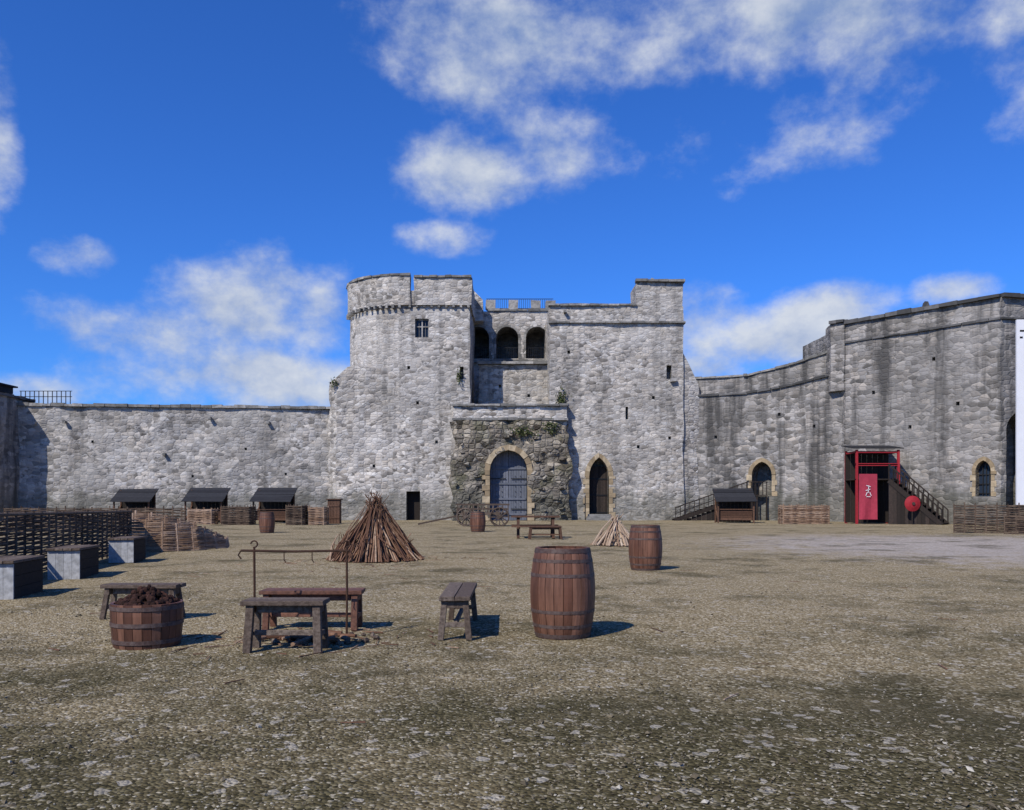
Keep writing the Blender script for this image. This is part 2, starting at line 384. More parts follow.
for k in range(3): mb.box((6.9,66.9-.0+k*.28-.2,.09+k*.16),(2.2-.2*k,.9-.28*k,.17),mat=2,jit=.01)
mb.box((5.75,66.7,1.0),(.07,.07,1.9),mat=1); 
o=mb.build('side_door',['darkwood','black','coping']);par(o,gh)
mb=MB()
mb.box((-7.15,67.85,15.25),(1.1,.03,1.5),mat=1)
for x in (-7.68,-7.15,-6.62): mb.box((x,67.72,15.25),(.1,.12,1.5))
for z in (14.55,15.4,15.95): mb.box((-7.15,67.735,z),(1.1,.08,.08))
for x in(-7.4,-6.9): mb.box((x,67.74,15.25),(.03,.03,1.5))
mb.box((-7.85,68.3,1.1),(1.1,.06,2.3),mat=2)
o=mb.build('tower_window',['coping','glass','darkwood']);par(o,gh)

# --- west curtain wall
wl=empty('castle_curtain_wall',(-26,67,0))
sl=(68.7-66.3)/( -14.6+38.6); ang=math.atan(sl)
yl=lambda x:66.3+(x+38.6)*sl
o=prism('wall_body',[(-39.6,66.2),(-14.6,68.7),(-14.6,71),(-39.6,69)],-.4,8.95,'stone_wall',jit=.09,
   cuts=[opening(x,yl(x),ang,.09,z,z+.2,z+.2,.35) for x,z in ((-33,6.1),(-25.4,3.4),(-21.3,5.6),(-18.2,3.6))]);par(o,wl)
mb=MB(); stones_along(mb,[(-39,66.2),(-14.6,68.65)],8.95,.22,.8,.8,off=-.25,jit=.05)
for x,z in ((-37.2,7.6),(-35.0,7.7),(-24.0,8.1),(-19.5,7.8),(-27.5,5.2)):
    mb.box((x,yl(x)-.15,z),(.22,.4,.2),jit=.03)
o=mb.build('wall_coping',['coping']);par(o,wl)
bs=empty('castle_corner_bastion',(-45,62,0))
o=prism('bastion_body',[(-56,62.5),(-38.5,63.6),(-38.5,68.9),(-56,69)],-.4,9.5,'stone_dark',jit=.08);par(o,bs)
mb=MB(); stones_along(mb,[(-56,62.5),(-38.5,63.6),(-38.5,68.5)],9.5,.2,.8,.9,off=-.25)
o=mb.build('bastion_coping',['copingd']);par(o,bs)
mb=MB()
mb.box((-44,66.8,10.4),(7.6,3.4,.5)); mb.box((-44,66.8,10.72),(8.1,3.9,.12)); mb.box((-44,66.8,9.9),(7.2,3.0,.6))
o=mb.build('bastion_roof',['felt']);par(o,bs)
mb=MB()
for i in range(12): mb.box((-39.4+i*.36,68.2,9.75),(.05,.05,1.25))
for z in (9.9,10.35): mb.box((-37.4,68.2,z),(4.2,.05,.05))
o=mb.build('bastion_railing',['black']);par(o,bs)

# --- east curtain wall
wr=empty('castle_curtain_wall',(20,66,0))
fr=[(14.5,68.1),(18.5,67.0),(21.5,65.0),(24.4,61.2)]
bk=[(25.4,65),(22.5,67.4),(19,69.2),(14.5,70.4)]
def interp(x,xs,zs):
    for i in range(len(xs)-1):
        if x<=xs[i+1]: return zs[i]+(zs[i+1]-zs[i])*max(0,(x-xs[i]))/(xs[i+1]-xs[i])
    return zs[-1]
XS=[14.5,18.5,21.5,24.4,30]
zl=lambda x,y:interp(x,XS,[9.9,10.0,10.4,10.95,11])
zp=lambda x,y:interp(x,XS,[11.35,11.45,12.05,12.9,13])
angd=math.atan2(-2,3)
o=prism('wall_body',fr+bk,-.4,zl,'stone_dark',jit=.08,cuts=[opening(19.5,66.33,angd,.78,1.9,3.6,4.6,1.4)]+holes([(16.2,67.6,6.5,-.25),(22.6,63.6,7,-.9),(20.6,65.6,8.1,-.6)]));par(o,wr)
fr2=[(14.5,68.45),(18.65,67.35),(21.75,65.3),(24.6,61.7)]
bk2=[(25.0,62.3),(22.1,65.8),(18.9,67.9),(14.5,69.0)]
o=prism('wall_parapet',fr2+bk2,9.6,zp,'stone_dark',step=.8,jit=.05);par(o,wr)
mb=MB()
stones_along(mb,fr2,[11.32,11.42,12.02,12.87],.16,.8,.9,off=-.25)
o=mb.build('parapet_coping',['coping']);par(o,wr)
mb=MB(); stones_along(mb,fr,[9.85,9.95,10.35,10.9],.16,.6,.9,off=-.15)
o=mb.build('wall_ledge',['copingd']);par(o,wr)
mb=MB(); surround(mb,19.5,66.33,angd,.78,1.9,3.6,4.6,.3,.4,0,.4,.06)
o=mb.build('door_surround',['ochre']);par(o,wr)
# --- corner tower
ct=empty('castle_corner_tower',(32,62,0))
A=(24.0,61.2);B=(30.5,53.0);C=(42,55.5)
dv=Vector((B[0]-A[0],B[1]-A[1])); angt=math.atan2(dv.y,dv.x)
dw=Vector((C[0]-B[0],C[1]-B[1])); angw=math.atan2(dw.y,dw.x)
def onA(t): return (A[0]+dv.x*t,A[1]+dv.y*t)
wp=onA(.9)
bo=(B[0]+dw.x*.15,B[1]+dw.y*.15)
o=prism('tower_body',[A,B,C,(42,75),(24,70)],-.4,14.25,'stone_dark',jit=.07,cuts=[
    opening(wp[0],wp[1],angt,.46,1.8,3.4,4.1,.9),
    opening(bo[0],bo[1],angw,1.4,-.3,5.8,7.2,2.5)]+holes([(*onA(t),z,angt) for t,z in ((.2,9),(.45,6.4),(.6,10.8),(.75,7.7))]));par(o,ct)
o=prism('corner_pier',[(23.2,61.9),(23.9,61.2),(24.6,61.6),(24.4,63.5),(23.4,63.5)],9.5,14.4,'stone_dark',step=.8,jit=.04);par(o,ct)
mb=MB()
stones_along(mb,[A,B,C],14.22,.25,.9,1.0,off=-.2)
stones_along(mb,[A,B,C],12.85,.13,.3,1.0,off=0)
stones_along(mb,[(23.1,61.9),(23.9,61.1),(24.7,61.6)],14.4,.2,.5,.6,off=-.1)
mb.box((28,57.5,14.6),(.5,.5,.7),jit=.05,taper=.6)
o=mb.build('tower_coping',['copingd']);par(o,ct)
mb=MB(); surround(mb,wp[0],wp[1],angt,.46,1.8,3.4,4.1,.24,.4,0,.35,.06)
o=mb.build('window_surround',['ochre']);par(o,ct)
mb=MB()
c,s=math.cos(angt),math.sin(angt)
mb.box((wp[0]-.5*s,wp[1]+.5*c,2.9),(.9,.04,2.4),(0,0,angt),mat=1)
for k in(-.2,0,.2): mb.box((wp[0]+k*c-.42*s,wp[1]+k*s+.42*c,2.9),(.05,.05,2.4),(0,0,angt))
for k in range(4): mb.box((wp[0]-.42*s,wp[1]+.42*c,2.0+k*.6),(.9,.05,.05),(0,0,angt))
o=mb.build('window_bars',['black','glass']);par(o,ct)

def tuft(name,c,r,n,squash=(1,.5,1),sz=(.05,.12)):
    mb=MB()
    for _ in range(n):
        v=Vector((random.gauss(0,.5)*squash[0],random.gauss(0,.5)*squash[1],random.gauss(0,.5)*squash[2]))*r+Vector(c)
        s=U(*sz); e=Euler((U(0,6),U(0,6),U(0,6))).to_matrix()
        mb.add([v+e@Vector(q)*s for q in ((-1,0,0),(0,-.6,0),(1,0,.2),(0,.6,0))],[(0,1,2,3)])
    return mb.build(name,['leaf'])
tuft('ivy_plant',(3.9,67.2,9.3),.75,420,(.6,.25,1.4))
tuft('ivy_plant',(-3.9,66.3,6.6),.5,160,(1,.3,1))
tuft('ivy_plant',(3.0,66.1,7.2),.6,260,(1,.3,.7))
tuft('ivy_plant',(-14.2,67.6,10.9),.35,70)
tuft('ivy_plant',(-4.2,67.2,11.4),.4,80,(.5,.3,1.6))
tuft('ivy_plant',(.8,66.05,6.9),.7,220,(1.6,.3,.5))

# ================================================================= GROUND
m,nt,b=new_mat('gravel_ground')
pos=nd(nt,'ShaderNodeNewGeometry').outputs['Position']
v1=nd(nt,'ShaderNodeTexVoronoi',{'Vector':pos,'Scale':48.0})
c1=nd(nt,'ShaderNodeSeparateColor',{0:v1.outputs['Color']})
v2=nd(nt,'ShaderNodeTexVoronoi',{'Vector':pos,'Scale':17.0})
c2=nd(nt,'ShaderNodeSeparateColor',{0:v2.outputs['Color']})
tan_=ramp(nt,c1.outputs[0],[(0,(.115,.085,.044)),(.4,(.225,.175,.095)),(.8,(.32,.26,.155)),(1,(.52,.46,.34))])
grn=ramp(nt,c1.outputs[0],[(0,(.022,.020,.009)),(.5,(.056,.048,.022)),(.9,(.11,.095,.048)),(1,(.32,.285,.21))])
big=noise_(nt,mapped(nt,pos,(.75,1.1,1),(3,8,0)),.30,5,.62)
fine=noise_(nt,mapped(nt,pos,(1,1,1),(9,2,0)),1.7,5,.68)
sx=nd(nt,'ShaderNodeSeparateXYZ',{0:pos})
yy=math_(nt,'DIVIDE',sx.outputs[1],30)
bias=ramp(nt,yy,[(.12,.66),(.20,.56),(.34,.43),(1,.40)])
sm=math_(nt,'ADD',math_(nt,'ADD',math_(nt,'MULTIPLY',big,.62),math_(nt,'MULTIPLY',fine,.38)),math_(nt,'SUBTRACT',bias,.5))
msk=ramp(nt,sm,[(.42,0),(.62,1)])
col=mix(nt,math_(nt,'MULTIPLY',msk,.9),tan_,grn)
ex=math_(nt,'DIVIDE',math_(nt,'SUBTRACT',sx.outputs[0],15.5),9); ey=math_(nt,'DIVIDE',math_(nt,'SUBTRACT',sx.outputs[1],28),11)
rr=math_(nt,'SUBTRACT',1.15,math_(nt,'ADD',math_(nt,'MULTIPLY',ex,ex),math_(nt,'MULTIPLY',ey,ey)))
rr=math_(nt,'ADD',rr,math_(nt,'MULTIPLY',math_(nt,'SUBTRACT',fine,.5),3.4))
pale=ramp(nt,c2.outputs[0],[(0,(.27,.23,.195)),(1,(.46,.415,.375))])
col=mix(nt,math_(nt,'MULTIPLY',ramp(nt,rr,[(.1,0),(.9,1)]),.8),col,pale)
dk=noise_(nt,mapped(nt,pos,(.8,.7,1),(40,4,0)),.6,5,.7)
col=mix(nt,math_(nt,'MULTIPLY',ramp(nt,dk,[(.52,0),(.63,1)]),.65),col,(.055,.047,.024))
col=mix(nt,ramp(nt,c2.outputs[1],[(.94,0),(.97,.5)]),col,(.46,.42,.35))
nt.links.new(col,b.inputs['Base Color']); b.inputs['Roughness'].default_value=1.0; b.inputs['Specular IOR Level'].default_value=.05
h=math_(nt,'ADD',math_(nt,'MULTIPLY',v1.outputs['Distance'],-.8),fine)
bp=nd(nt,'ShaderNodeBump',{'Height':h,'Strength':.75,'Distance':.022}); nt.links.new(bp.outputs[0],b.inputs['Normal'])
M['ground']=m
gz=lambda x,y:.045*noise.noise(Vector((x*.25,y*.25,0)))+.012*noise.noise(Vector((x,y,3)))
mb=MB()
xs=[-3000,-60]+[i*1.5 for i in range(-30,31)]+[60,3000]; ys=[-3000,-10]+[i*1.2 for i in range(0,65)]+[120,3000]
for y in ys:
    for x in xs:
        mb.v.append((x,y,gz(x,y) if abs(x)<50 and 0<y<80 else 0))
k=len(xs)
for j in range(len(ys)-1):
    for i in range(k-1): mb.f.append((j*k+i,j*k+i+1,(j+1)*k+i+1,(j+1)*k+i)); mb.m.append(0)
mb.build('ground',['ground'],smooth=True)
mb=MB()
for _ in range(17000):
    y=3.6+11*R()**1.7; x=U(-.66,.66)*y; s=U(.004,.010)*(1+(R()<.04)*1.2)
    e=Euler((U(0,.5),U(0,.5),U(0,6))).to_matrix()
    c=Vector((x,y,gz(x,y)+s*.25)); sc=(s*U(.8,1.6),s*U(.8,1.2),s*U(.5,.8))
    mb.add([c+e@Vector((q[0]*sc[0],q[1]*sc[1],q[2]*sc[2])) for q in ((1,0,0),(0,1,0),(-1,0,0),(0,-1,0),(0,0,1),(0,0,-1))],
      [(0,1,4),(1,2,4),(2,3,4),(3,0,4),(1,0,5),(2,1,5),(3,2,5),(0,3,5)])
mb.build('gravel',['pebble'])
mb=MB()   # twigs and chips lying about on the gravel
for _ in range(260):
    q=R()
    if q<.45: x,y=-3.4+random.gauss(0,1.3),20.6+random.gauss(0,1.2)
    elif q<.7: x,y=-2.1+random.gauss(0,.7),8.9+random.gauss(0,.4)
    elif q<.85: x,y=3.45+random.gauss(0,1),28+random.gauss(0,.8)
    else: x,y=U(-7,7),U(5,18)
    L=U(.03,.16); t=U(0,3.14); d=Vector((math.cos(t),math.sin(t),U(-.03,.06)))*L; p=Vector((x,y,gz(x,y)+.012))
    mb.tube([p-d,p+d],[U(.004,.009),.004],4)
mb.build('twigs',['stick'])

# ================================================================= OBJECTS
def barrel(loc,h=.95,r=.34,rot=0,lid=True,rtop=.83):
    e=empty('wooden_barrel',loc)
    ns=22; prof=lambda t: r*(rtop+(1-rtop)*math.sin(math.pi*t)**.85)
    mb=MB(); rows=12
    for i in range(ns):
        a0=2*math.pi*(i+.03)/ns+rot; a1=2*math.pi*(i+.97)/ns+rot; am=(a0+a1)/2; vs=[]
        dr=U(-.002,.002)
        for j in range(rows+1):
            t=j/rows; q=prof(t)+dr
            for a,k in ((a0,0),(am,.0015),(a1,0)): vs.append(((q+k)*math.cos(a),(q+k)*math.sin(a),t*h))
            for a in (a1,a0): vs.append(((q-.03)*math.cos(a),(q-.03)*math.sin(a),t*h))
        fs=[]
        for j in range(rows):
            for k in range(5): fs.append((j*5+k,j*5+(k+1)%5,(j+1)*5+(k+1)%5,(j+1)*5+k))
        fs+= [(4,3,2,1,0),tuple(rows*5+k for k in range(5))]
        mb.add(vs,fs)
    if lid:
        rh=prof(.96)-.025
        nb=6
        for i in range(nb):
            x0=-rh+2*rh*i/nb;x1=x0+2*rh/nb-.004
            y0=math.sqrt(max(0.0004,rh*rh-x0*x0));y1=math.sqrt(max(0.0004,rh*rh-x1*x1)); z=h-.045+U(-.001,.001)
            mb.add([(x0,-y0,z),(x1,-y1,z),(x1,y1,z),(x0,y0,z)],[(0,1,2,3)])
    o=mb.build('staves',['oak'],e)
    mb=MB()
    for t,w in ((.03,.045),(.14,.035),(.30,.035),(.70,.035),(.86,.035),(.97,.045)):
        n=40;vs=[];
        for i in range(n):
            a=2*math.pi*i/n
            for tt,rr_ in ((t-w/2/h,.005),(t+w/2/h,.005),(t+w/2/h,-.004),(t-w/2/h,-.004)):
                tt=min(max(tt,0.0),1.0); vs.append(((prof(tt)+rr_)*math.cos(a),(prof(tt)+rr_)*math.sin(a),tt*h))
        fs=[]
        for i in range(n):
            for k in range(4):
                j=(i+1)%n; fs.append((i*4+k,j*4+k,j*4+(k+1)%4,i*4+(k+1)%4))
        mb.add(vs,fs)
    mb.build('hoops',['hoop'],e,smooth=False)
    return e
barrel((.55,9.22,0),.96,.35,.1)
barrel((2.84,18.1,0),.96,.355,.7)
barrel((-1.66,41.3,0),.98,.38,.3)
barrel((-11.5,39.9,0),.98,.36,.2)

tub=empty('peat_tub',(-3.69,8.6,0))
mb=MB(); ns=24
for i in range(ns):
    a0=2*math.pi*(i+.03)/ns;a1=2*math.pi*(i+.97)/ns;vs=[]
    hh=.44
    for j in range(5):
        t=j/4; q=.315+.03*math.sin(t*2.0)
        for a,k in ((a0,q),(a1,q),(a1,q-.03),(a0,q-.03)): vs.append((k*math.cos(a),k*math.sin(a),t*hh))
    fs=[(j*4+k,j*4+(k+1)%4,(j+1)*4+(k+1)%4,(j+1)*4+k) for j in range(4) for k in range(4)]+[(3,2,1,0),(16,17,18,19)]
    mb.add(vs,fs)
mb.build('staves',['oak'],tub)
mb=MB()
for z in (.07,.24,.40):
    q=.315+.03*math.sin(z/.44*2.0)
    n=40;vs=[]
    for i in range(n):
        a=2*math.pi*i/n
        for dz,k in ((-.02,.006),(.02,.006),(.02,-.003),(-.02,-.003)): vs.append(((q+k)*math.cos(a),(q+k)*math.sin(a),z+dz))
    mb.add(vs,[(i*4+k,((i+1)%n)*4+k,((i+1)%n)*4+(k+1)%4,i*4+(k+1)%4) for i in range(n) for k in range(4)])
mb.build('hoops',['hoop'],tub)
mb=MB()
mb.tube([(0,0,.3),(0,0,.41),(0,0,.46)],[.30,.29,.2],14)
def lump(mb,c,s,mat=0):
    vs=[];n=7
    ph=U(0,9)
    e=Euler((U(0,3),U(0,3),U(0,3))).to_matrix()
    vs.append(Vector(c)+e@Vector((0,0,s)))
    for j in (1,2,3):
        for i in range(n):
            a=2*math.pi*i/n;b_=math.pi*j/4
            q=Vector((math.sin(b_)*math.cos(a),math.sin(b_)*math.sin(a)*.7,math.cos(b_)))*s
            q*=1+.35*noise.noise(q*14+Vector((ph,0,0)))
            vs.append(Vector(c)+e@q)
    vs.append(Vector(c)+e@Vector((0,0,-s)))
    fs=[(0,1+i,1+(i+1)%n) for i in range(n)]
    for j in range(2):
        fs+=[(1+j*n+i,1+(j+1)*n+i,1+(j+1)*n+(i+1)%n,1+j*n+(i+1)%n) for i in range(n)]
    fs+=[(1+3*n,1+2*n+(i+1)%n,1+2*n+i) for i in range(n)]
    mb.add(vs,fs,mat)
for _ in range(260):
    a=U(0,6.28);q=.28*math.sqrt(R()); lump(mb,(q*math.cos(a),q*math.sin(a),.43+.15*(1-q/.28)*U(.6,1.2)),U(.015,.042))
mb.build('peat',['peat'],tub)

def bench(name,loc,L,W,H,mat,rotz=0,splay=.05,boards=2,apron=True,leg=.06):
    e=empty(name,loc); e.rotation_euler[2]=rotz
    mb=MB(); bw=W/boards
    for i in range(boards):
        mb.box((U(-.008,.008),-W/2+bw*(i+.5),H-.022),(L*U(.985,1),bw-.008,.045),(U(-.015,.015),0,U(-.004,.004)),jit=.003)
    mb.build('seat',[mat],e,bevel=.006)
    mb=MB(); xl=L/2-.08; yl_=W/2-.04
    for sx_ in(-1,1):
        for sy in(-1,1):
            mb.beam((sx_*(xl),sy*(yl_-.02),H-.05),(sx_*(xl+splay),sy*(yl_+.02),0),leg,leg*.9)
        mb.beam((sx_*(xl+.02),-yl_-.01,H*.35),(sx_*(xl+.02),yl_+.01,H*.35),.04,.05)
        mb.box((sx_*xl,0,H-.085),(.06,W-.05,.08))
    if apron:
        for sy in(-1,1): mb.box((0,sy*(yl_-.05),H-.08),(L-.26,.03,.08))
        mb.box((0,0,H*.35),(2*xl,.04,.05))
    mb.build('legs',[mat],e,bevel=.005)
    return e
bench('wooden_bench',(-2.2,8.30,0),.80,.34,.50,'greywood',splay=.02,leg=.075)
bench('wooden_bench',(-2.28,9.75,0),1.16,.36,.45,'redwood',splay=.0,leg=.07)
bench('wooden_bench',(-.60,9.68,0),1.62,.34,.46,'greywood',rotz=math.radians(90),splay=.02,leg=.07)
bench('wooden_bench',(-4.6,10.6,0),.95,.3,.43,'greywood')
sp=empty('cooking_spit',(-2.24,9.1,0))
mb=MB()
for x in (-.52,.47):
    mb.tube([(x,0,-.02),(x+.004,0,.5),(x,0,.97)],.013,6)
    mb.tube([(x+.035*math.cos(a),0,1.0+.035*math.sin(a)) for a in [math.radians(q) for q in range(-90,181,30)]],.009,5)
mb.tube([(-.66,0,.93),(-.1,0,.92),(.5,0,.93)],.013,6)
mb.tube([(-.66,0,.93),(-.69,0,.88),(-.66,0,.84)],.009,5)
mb.tube([(.5,0,.93),(.53,0,.90),(.52,0,.82)],.009,5)
for x in (-.2,.1): mb.tube([(x,0,.92),(x,0,.83),(x+.02,0,.80)],.006,5)
mb.build('iron_frame',['rust'],sp)
fp=empty('campfire_logs',(-2.05,8.95,0)); mb=MB()
for k in range(30):
    a=U(0,6.28);q=U(.1,.55); L=U(.08,.22);t=U(0,3.14)
    p=Vector((q*math.cos(a)*1.1,q*math.sin(a)*.6,U(.02,.06))); d=Vector((math.cos(t),math.sin(t),U(-.05,.10)))*L
    mb.tube([p-d,p+d],[U(.015,.03),U(.012,.025)],7)
for k in range(16):
    a=2*math.pi*k/16+U(-.2,.2); lump(mb,(.62*math.cos(a)+.0,.36*math.sin(a),.015),U(.02,.045),1)
mb.build('logs',['stick','greywood'],fp)

def heap(name,loc,rad,h,n,mat,r0,r1,over=.12,flat=0.0,over_r=1.0):
    mb=MB()
    for i in range(n):
        a=U(0,6.28); q=rad*(U(.25,1.05)**.7)
        base=Vector((q*math.cos(a),q*math.sin(a),.02))
        ta=a+U(-1.0,1.0)+math.pi; tq=U(-.1,.16)*rad*over_r
        top=Vector((tq*math.cos(ta),tq*math.sin(ta),h*U(.7,1.0)))
        d=top-base; top=base+d*U(.6,1+over)
        if R()<flat:
            a2=a+U(-1.2,1.2)
            top=Vector((math.cos(a2)*rad*U(.2,.9),math.sin(a2)*rad*U(.2,.9),U(.05,.7)*h*.7))
        mid=(base+top)/2+Vector((U(-1,1),U(-1,1),U(-1,.8)))*.06*rad
        r=U(r0,r1); mb.tube([base,mid,top],[r,r*.85,r*.5],5)
    return mb.build(name,[mat],loc=loc)
heap('brushwood_heap',(-3.42,21.3,0),1.18,1.6,760,'stick',.011,.024,over=.10,flat=.22,over_r=1.4)
heap('log_heap',(3.45,28.3,0),.85,1.05,120,'log',.022,.04,over=.08,flat=.3,over_r=1.6)

def wattle(name,path,hf,mat,rs=.042,rr_=.02,st=.45,smp=.15,amp=.03,stakeover=.1,n=4,lean=0,topbeam=False):
    P=[];acc=[0]
    for i in range(len(path)-1): acc.append(acc[-1]+(Vector(path[i+1])-Vector(path[i])).length)
    L=acc[-1]
    def at(s):
        s=min(max(s,0),L-1e-6)
        for i in range(len(path)-1):
            if s<=acc[i+1]:
                a=Vector(path[i]);b=Vector(path[i+1]);t=(s-acc[i])/(acc[i+1]-acc[i]); d=(b-a).normalized()
                return a+(b-a)*t,Vector((d.y,-d.x))
    hmax=max(hf(i/20*L,L) for i in range(21)); mb=MB()
    o0,_=at(0)
    row=0; z=.03
    while z<hmax:
        run=[]; s=0
        while s<=L+1e-6:
            if hf(s,L)>=z:
                p,nr=at(s); q=p+nr*(amp*math.sin(math.pi*s/st+math.pi*(row%2))+lean*z)
                run.append((q.x-o0.x,q.y-o0.y,z+.012*math.sin(s*3.1+row*2.2)+U(-.006,.006)))
            else:
                if len(run)>1: mb.tube(run,rr_*U(.8,1.15),n)
                run=[]
            if len(run)>U(9,26):
                mb.tube(run,rr_*U(.8,1.15),n); run=[run[-1]]
            s+=smp
        if len(run)>1: mb.tube(run,rr_*U(.8,1.15),n)
        z+=rs; row+=1
    s=0
    while s<=L:
        p,nr=at(s); h=hf(s,L)+stakeover*U(.3,1.3); t=p+nr*lean*h
        mb.tube([(p.x-o0.x,p.y-o0.y,-.03),(t.x-o0.x,t.y-o0.y,h)],.028,6); s+=st
    if topbeam:
        mb.tube([((at(s)[0]-o0).x,(at(s)[0]-o0).y,hf(s,L)+.05) for s in [L*i/8 for i in range(9)]],.035,6)
    return mb.build(name,[mat],loc=(o0.x,o0.y,0))
wattle('wattle_fence',[(-8.2,9.5),(-9.3,15.5),(-10.2,20.2),(-11.2,25)],lambda s,L:1.2-.04*s/L*2,'wattle',rs=.031,rr_=.022,amp=.022,topbeam=True)
for k,(dx,dy,h0) in enumerate(((0,0,.95),(-.15,.55,1.1),(-.35,1.2,1.15))):
    wattle('wattle_fence',[(-11.1+dx,24.6+dy),(-10.2+dx,24.9+dy),(-9.4+dx,25.5+dy),(-8.9+dx,26.6+dy)],lambda s,L,h0=h0:h0-(h0-.3)*(s/L)**1.6,'wattlel',rs=.03,rr_=.021,amp=.02,stakeover=.03,lean=-.25)
wattle('wattle_fence',[(-24.5,41),(-15.2,40)],lambda s,L:1.15,'wattle',rs=.05,rr_=.03,smp=.2)
wattle('wattle_fence',[(20.9,40.2),(25.5,38.6)],lambda s,L:1.3,'wattle',rs=.042,rr_=.027,smp=.2)
wattle('wattle_fence',[(21.9,37.8),(25.2,36.6)],lambda s,L:.85,'wattle',rs=.042,rr_=.027,smp=.2)
def wbox(name,x,y,w,d,h,mat):
    p=[(x,y),(x+w,y),(x+w,y+d),(x,y+d),(x,y)]
    return wattle(name,p,lambda s,L:h,mat,rs=.055,rr_=.036,st=.5,smp=.25,amp=.03)
wbox('wicker_hurdle_crate',17.9,56,3.0,1.3,1.2,'wattlel')
wbox('wicker_hurdle_crate',-18.4,53.8,1.8,1.2,1.15,'wattle')
wbox('wicker_hurdle_crate',-14.3,53.8,1.1,1.2,1.2,'wattle')
wbox('wicker_hurdle_crate',-13.0,54.2,1.1,1.1,1.1,'wattlel')
wbox('wicker_hurdle_crate',-20.6,54,1.6,1.0,1.0,'wattlel')

def boxseat(loc,rotz,L=1.25,W=.56,H=.58):
    e=empty('box_seat',loc); e.rotation_euler[2]=rotz
    mb=MB()
    for i in range(4): mb.box((-W/2+W/4*(i+.5),-L/2+.02,H*.46),(W/4-.004,.03,H*.92),mat=0)
    for sx_ in(-1,1):
        for i in range(3): mb.box((sx_*(W/2-.015),.02,H*.92*(i+.5)/3),(.03,L-.06,H*.92/3-.006),mat=1)  # side boards in dark wood: their shade is put into the colour
    mb.box((0,L/2-.02,H*.46),(W-.06,.03,H*.9),mat=1)
    mb.build('panels',['bench','darkwood'],e)
    mb=MB()
    for i in range(4): mb.box((-W/2-.02+(W+.04)/4*(i+.5),0,H*.92+.03),((W+.04)/4-.008,L+.08,.045),jit=.002)
    mb.build('lid',['greywood'],e,bevel=.005)
for x,y in ((-8.5,16.5),(-9.45,20.9),(-7.75,13.1)): boxseat((x,y,0),.19)

def stall(loc,rotz=0,w=2.5,flip=1):
    e=empty('market_stall',loc); e.rotation_euler[2]=rotz; mb=MB()
    for x in(-w/2+.06,w/2-.06):
        mb.box((x,-.7,.75),(.1,.1,1.5)); mb.box((x,.7,1.15),(.1,.1,2.3))
        mb.beam((x,-.7,.15),(x,.7,1.2),.07,.07)
    for k in range(4): mb.box((0,-.5,.28+k*.17),(w-.25,.04,.155),jit=.004)
    for k in range(9): mb.box((-w/2+.15+k*(w-.3)/8,.72,1.1),((w-.3)/8-.01,.03,2.1),mat=1)
    mb.box((0,-.2,.95),(w-.1,.8,.05))
    mb.build('frame',['brownwood','darkwood'],e)
    mb=MB()
    for k in range(6):
        t=k/5
        mb.box((0,-.85+1.7*t,1.55+.78*t),(w+.25,.38,.04),(math.atan(.78/1.7),0,0),jit=.02)
    mb.build('roof',['felt'],e)
for x,y,r in ((-27.3,61.5,.1),(-21.0,58.4,.06),(-16.3,58.2,.0),(15.4,58.9,-.1)): stall((x,y,0),r)
mb=MB()
for k in range(4): mb.box((-.3+k*.2,0,.8),(.19,.7,1.6),jit=.005)
mb.box((0,0,1.63),(.95,.85,.07)); mb.box((0,-.37,.4),(.8,.04,.1)); mb.box((0,-.37,1.2),(.8,.04,.1))
mb.build('storage_locker',['brownwood'],loc=(-11.9,57,0))

pt=empty('picnic_table',(.95,34.6,0)); mb=MB()
for i in range(5): mb.box((0,-.36+i*.18,.86),(1.95,.165,.06),jit=.003)
for sy in(-1,1):
    for i in range(2): mb.box((0,sy*(.75+i*.16),.48),(1.95,.145,.06),jit=.003)
for x in(-.7,.7):
    mb.beam((x,-.28,.83),(x,-.72,0),.11,.08); mb.beam((x,.28,.83),(x,.72,0),.11,.08)
    mb.beam((x+.05,-.9,.43),(x+.05,.9,.43),.05,.1); mb.beam((x+.05,-.38,.79),(x+.05,.38,.79),.05,.08)
mb.build('table',['brownwood'],pt)
bench('wooden_bench',(1.3,33.2,0),1.3,.3,.5,'brownwood',rotz=.1,leg=.09)

cart=empty('wooden_cart',(-1.75,51.5,0)); mb=MB()
def wheel(mb,c,r,ns=12):
    c=Vector(c)
    mb.tube([c+Vector((r*math.cos(2*math.pi*i/28),0,r*math.sin(2*math.pi*i/28))) for i in range(28)],.045,5,closed=True,mat=0)
    mb.tube([c+Vector((0,-.12,0)),c+Vector((0,.12,0))],.09,10,mat=0)
    for i in range(ns):
        a=2*math.pi*i/ns; mb.beam(c,c+Vector((r*math.cos(a),0,r*math.sin(a))),.04,.05,0)
for x in(-1.05,1.0):
    for y in(-.65,.65): wheel(mb,(x,y,.55),.55 if x>0 else .5)
    mb.tube([(x,-.65,.55),(x,.65,.55)],.045,8)
for i in range(6): mb.box((0,-.45+i*.18,.78),(3.0,.17,.06),jit=.003)
for y in(-.56,.56):
    mb.beam((-1.55,y,.74),(1.55,y,.74),.07,.16); mb.beam((-1.6,y*1.1,1.3),(1.6,y*1.1,1.3),.06,.1); mb.beam((-1.55,y*1.05,1.03),(1.55,y*1.05,1.03),.04,.09)
    for i in range(11): mb.beam((-1.5+i*.3,y,.74),(-1.5+i*.3,y*1.1,1.34),.045,.045)
for y in(-.3,.3): mb.beam((-1.5,y,.62),(-3.9,y*1.3,.12),.09,.1)
mb.beam((-1.55,-.5,.9),(-1.55,.5,.9),.05,.3)
mb.build('cart_body',['greywood'],cart)

